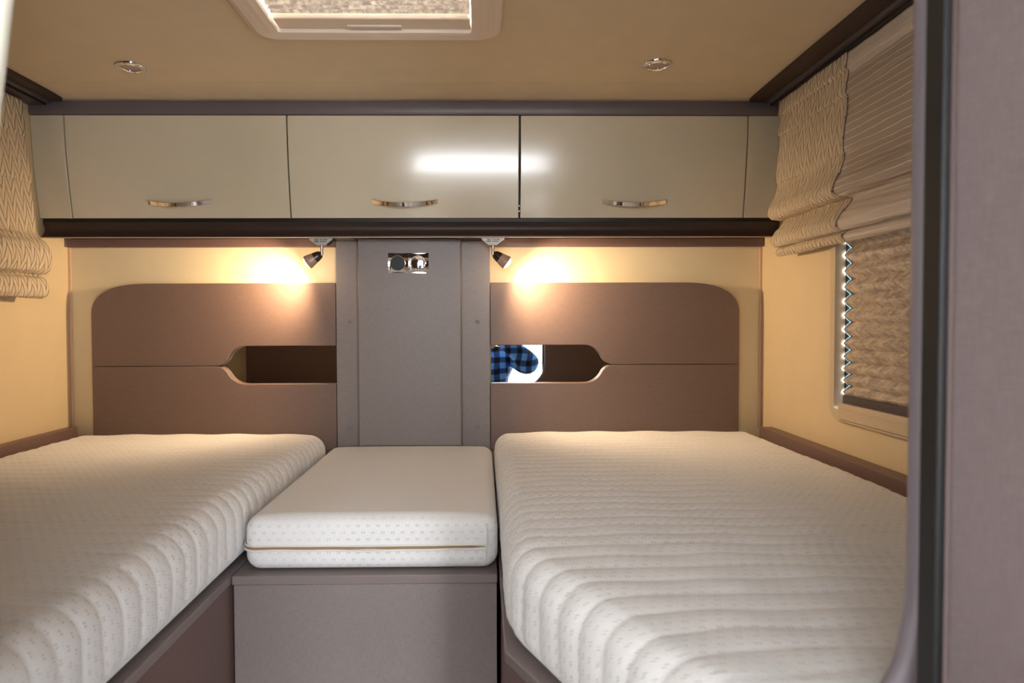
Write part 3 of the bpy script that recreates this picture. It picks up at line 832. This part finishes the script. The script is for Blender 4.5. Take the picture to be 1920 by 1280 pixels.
profL = [(0.020, 2.055), (0.024, 2.0), (0.028, 1.965), (0.026, 1.957), (0.034, 1.90), (0.040, 1.84), (0.038, 1.825), (0.046, 1.76), (0.052, 1.70), (0.066, 1.68), (0.086, 1.655), (0.092, 1.62), (0.082, 1.593), (0.062, 1.586), (0.058, 1.580), (0.074, 1.568), (0.080, 1.545), (0.076, 1.528), (0.060, 1.522), (0.035, 1.53)]
shade(XL, -1, profL, 'left roman shade, cream quilted leaf-pattern fabric gathered in two rolls at the left wall', 1.885, '')

# ------------------------------------------------------------------ photographer seen in the mirror
def skin_mesh(name, nodes, edges, m, parent, sub=2, loc=(0, 0, 0)):
    """nodes: list of (x,y,z,rx,ry)"""
    me = bpy.data.meshes.new(name)
    me.from_pydata([Vector(n[:3])-Vector(loc) for n in nodes], edges, [])
    me.materials.append(m)
    o = bpy.data.objects.new(name, me); col.objects.link(o)
    sm = o.modifiers.new('skin', 'SKIN'); sm.use_smooth_shade = True
    if not me.skin_vertices: pass
    sv = me.skin_vertices[0].data if me.skin_vertices else None
    if sv is None:
        bpy.context.view_layer.objects.active = o; o.select_set(True)
        bpy.ops.mesh.customdata_skin_add(); sv = me.skin_vertices[0].data; o.select_set(False)
    for i, n in enumerate(nodes): sv[i].radius = (n[3], n[4])
    sv[0].use_root = True
    ss = o.modifiers.new('subdivision', 'SUBSURF'); ss.levels = sub; ss.render_levels = sub
    if parent: o.parent = parent; 
    else: o.location = loc
    return o
PX, PY = 0.035, -0.33
ploc = (PX, PY, 0)
nodes = [(PX, PY, 0.80, .13, .10), (PX, PY, 0.92, .125, .10), (PX, PY+.005, 1.08, .135, .10), (PX, PY+.01, 1.20, .15, .095), (PX, PY+.03, 1.275, .075, .07), (PX-.01, PY+.055, 1.335, .05, .05)]
edges = [(0, 1), (1, 2), (2, 3), (3, 4), (4, 5)]
def chain(frm, pts):
    last = frm
    for p in pts:
        nodes.append(p); edges.append((last, len(nodes)-1)); last = len(nodes)-1
    return last
for sg in (1, -1):
    h = chain(0, [(PX+sg*.085, PY, .72, .085, .085), (PX+sg*.095, PY+.015, .44, .055, .058), (PX+sg*.10, PY-.01, .25, .048, .052), (PX+sg*.105, PY-.02, .085, .035, .037)])
    chain(h, [(PX+sg*.11, PY+.07, .045, .035, .028), (PX+sg*.115, PY+.13, .035, .03, .02)])
    ex = .315 if sg > 0 else -.225
    w = chain(3, [(PX+sg*.155, PY+.015, 1.235, .06, .06), ((PX+sg*.155+ex)/2+sg*.01, PY+.10, 1.19, .048, .048), (ex, PY+.19, 1.155, .042, .042), ((ex+sg*.115)/2+sg*.015, PY+.23, 1.26, .036, .036), (sg*.108, PY+.262, 1.35, .026, .024)])
    p = chain(w, [(sg*.092, PY+.268, 1.395, .032, .018), (sg*.083, PY+.27, 1.425, .034, .016)])
    for q, (dz, dy, ln) in enumerate(((.030, .010, .9), (.012, .013, 1.0), (-.006, .013, .95), (-.022, .010, .8))):
        chain(p, [(sg*.082, PY+.282+dy*.4, 1.428+dz, .0092, .0092), (sg*.068, PY+.292+dy*.3, 1.430+dz, .0085, .0085), (sg*(.068-.018*ln), PY+.288, 1.430+dz, .0075, .0075)])
    chain(w+1, [(sg*.085, PY+.250, 1.405, .011, .011), (sg*.070, PY+.240, 1.415, .0095, .0095), (sg*.056, PY+.238, 1.42, .008, .008)])
# head chain
chain(5, [(PX-.022, PY+.075, 1.395, .068, .078), (PX-.028, PY+.085, 1.45, .078, .092), (PX-.03, PY+.08, 1.51, .076, .088), (PX-.03, PY+.075, 1.555, .05, .06)])
person = skin_mesh('person', nodes, edges, SKIN, None, 2, ploc)
tag(person, 'person in blue and black plaid shirt holding up a camera, reflected in the mirror', 'person')
HX, HY = PX-.028, PY+.085
def partp(mb, nm, m, par=person, smooth=60, **kw): return mb.build(nm, m, par, smooth=smooth, **kw)
partp(MB().lathe((HX, HY+.085, 1.462), (0, 1, -.5), [(.010, -.01), (.013, .010), (.012, .022), (.004, .028)], 12), 'nose', SKIN)
partp(MB().lathe((HX-.022, HY+.083, 1.408), (1, 0, 0), [(.001, 0), (.005, .006), (.007, .022), (.005, .038), (.001, .044)], 10), 'mouth', plain('lips', srgb(165, 95, 88), 0.5))
EYE = plain('eye', srgb(40, 34, 30), 0.1)
for sg in (1, -1):
    partp(MB().lathe((HX+sg*.032, HY+.079, 1.478), (0, 1, 0), [(.001, -.008), (.011, -.004), (.0125, .002), (.009, .008), (.001, .011)], 14), 'eye', EYE)
    partp(MB().lathe((HX+sg*.074, HY-.005, 1.455), (sg, .2, 0), [(.010, -.004), (.022, .002), (.024, .008), (.014, .014), (.004, .012)], 14), 'ear', SKIN)
# hair cap
V = []; F = []
for i in range(13):
    th = pi*0.56*i/12
    for j in range(24):
        ph = 2*pi*j/24
        cut = 1.0 if sin(ph) < 0.2 else 0.72
        t = th*cut
        V.append((HX+.088*sin(t)*cos(ph), HY-.012+.104*sin(t)*sin(ph), 1.49+.108*cos(t)))
for i in range(12):
    for j in range(24): F.append((i*24+j, i*24+(j+1) % 24, (i+1)*24+(j+1) % 24, (i+1)*24+j))
hr = mesh('hair', V, F, HAIR, person, smooth=80); md = hr.modifiers.new('thickness', 'SOLIDIFY'); md.thickness = .012; md.offset = 1
# shirt and jeans follow the body
def cloth(name, idx_nodes, idx_edges, m):
    o = skin_mesh(name, [(n[0]-PX, n[1]-PY, n[2], n[3], n[4]) for n in idx_nodes], idx_edges, m, person, 2)
    return o
sn = [(PX, PY, .80, .155, .125), (PX+.02, PY, .92, .185, .12), (PX+.02, PY+.005, 1.08, .215, .117), (PX, PY+.01, 1.205, .168, .11), (PX, PY+.03, 1.285, .09, .085)]
se = [(0, 1), (1, 2), (2, 3), (3, 4)]
for sg in (1, -1):
    ex = .315 if sg > 0 else -.225; b = len(sn)
    sn += [(PX+sg*.16, PY+.015, 1.24, .078, .078), ((PX+sg*.155+ex)/2+sg*.01, PY+.10, 1.20, .092, .085), (ex-sg*.002, PY+.19, 1.17, .082, .078), ((ex+sg*.115)/2+sg*.015, PY+.23, 1.26, .062, .062), (sg*.115, PY+.258, 1.335, .038, .036)]
    se += [(3, b), (b, b+1), (b+1, b+2), (b+2, b+3), (b+3, b+4)]
cloth('shirt', sn, se, PLAID)
jn = [(PX, PY, .84, .14, .11), (PX, PY, .77, .145, .115)]; je = [(0, 1)]
for sg in (1, -1):
    b = len(jn)
    jn += [(PX+sg*.087, PY, .70, .098, .096), (PX+sg*.095, PY+.015, .44, .07, .072), (PX+sg*.10, PY-.01, .25, .065, .068), (PX+sg*.105, PY-.02, .09, .06, .062)]
    je += [(1, b), (b, b+1), (b+1, b+2), (b+2, b+3)]
cloth('jeans', jn, je, DENIM)
for sg in (1, -1):
    V, F = [], []
    sec = [(-.07, .035, .035), (-.05, .042, .075), (0, .042, .085), (.06, .044, .06), (.12, .045, .05), (.165, .038, .042), (.19, .018, .028)]
    for (dy, w, hgt) in sec:
        for k in range(12):
            a = 2*pi*k/12; V.append((PX+sg*.112+w*cos(a), PY+dy, max(0.0, hgt/2+hgt/2*sin(a))))
    for i in range(len(sec)-1):
        for k in range(12): F.append((i*12+k, i*12+(k+1) % 12, (i+1)*12+(k+1) % 12, (i+1)*12+k))
    F += [tuple(range(12)), tuple((len(sec)-1)*12+k for k in range(12))]
    mesh('shoe', V, F, SHOEM, person, smooth=70)
# camera in the hands (behind the picture's own viewpoint)
ca = thing('photo_camera', (0, -0.09, 1.40), 'black photo camera held up by the person in the plaid shirt', 'camera')
MB().box(-.066, .066, -.125, -.082, 1.402, 1.480).box(-.026, .026, -.12, -.084, 1.478, 1.502).build('camera_body', CAMM, ca, bevel=0.006, seg=3)
MB().lathe((0, -.083, 1.443), (0, 1, 0), [(.032, 0), (.034, .006), (.034, .040), (.036, .046), (.036, .066), (.031, .068), (.029, .060), (.0001, .060)], 36).build('lens', CAMM, ca, smooth=40)
MB().lathe((0, -.0235, 1.443), (0, 1, 0), [(.0285, 0), (.026, .002), (.012, .004), (.0001, .0045)], 32).build('lens_glass', LENSG, ca, smooth=60)

# ------------------------------------------------------------------ front cabin behind the viewpoint
for sg, x in ((1, 0.45), (-1, -0.65)):
    st = thing('driver_seat' if sg < 0 else 'passenger_seat', (x, -2.2, 0), ('beige cab seat on the left in front of the windscreen' if sg < 0 else 'beige cab seat on the right in front of the windscreen'), 'seat')
    SM = CABW
    box('seat_cushion', (x-.25, x+.25, -2.45, -1.95, .38, .52), SM, st, 0.04, seg=3)
    box('seat_base', (x-.2, x+.2, -2.4, -2.0, 0, .38), DARK2, st, 0.01)
    box('backrest', (x-.24, x+.24, -1.98, -1.86, .50, 1.08), SM, st, 0.04, seg=3)
    box('headrest', (x-.12, x+.12, -1.96, -1.88, 1.10, 1.28), SM, st, 0.03, seg=3)
db = box('dashboard', (XL+.01, XR-.01, -3.29, -2.85, 0.0, 0.90), DARK2, None, 0.05, seg=3); tag(db, 'dark dashboard under the windscreen at the front of the vehicle', 'dashboard')
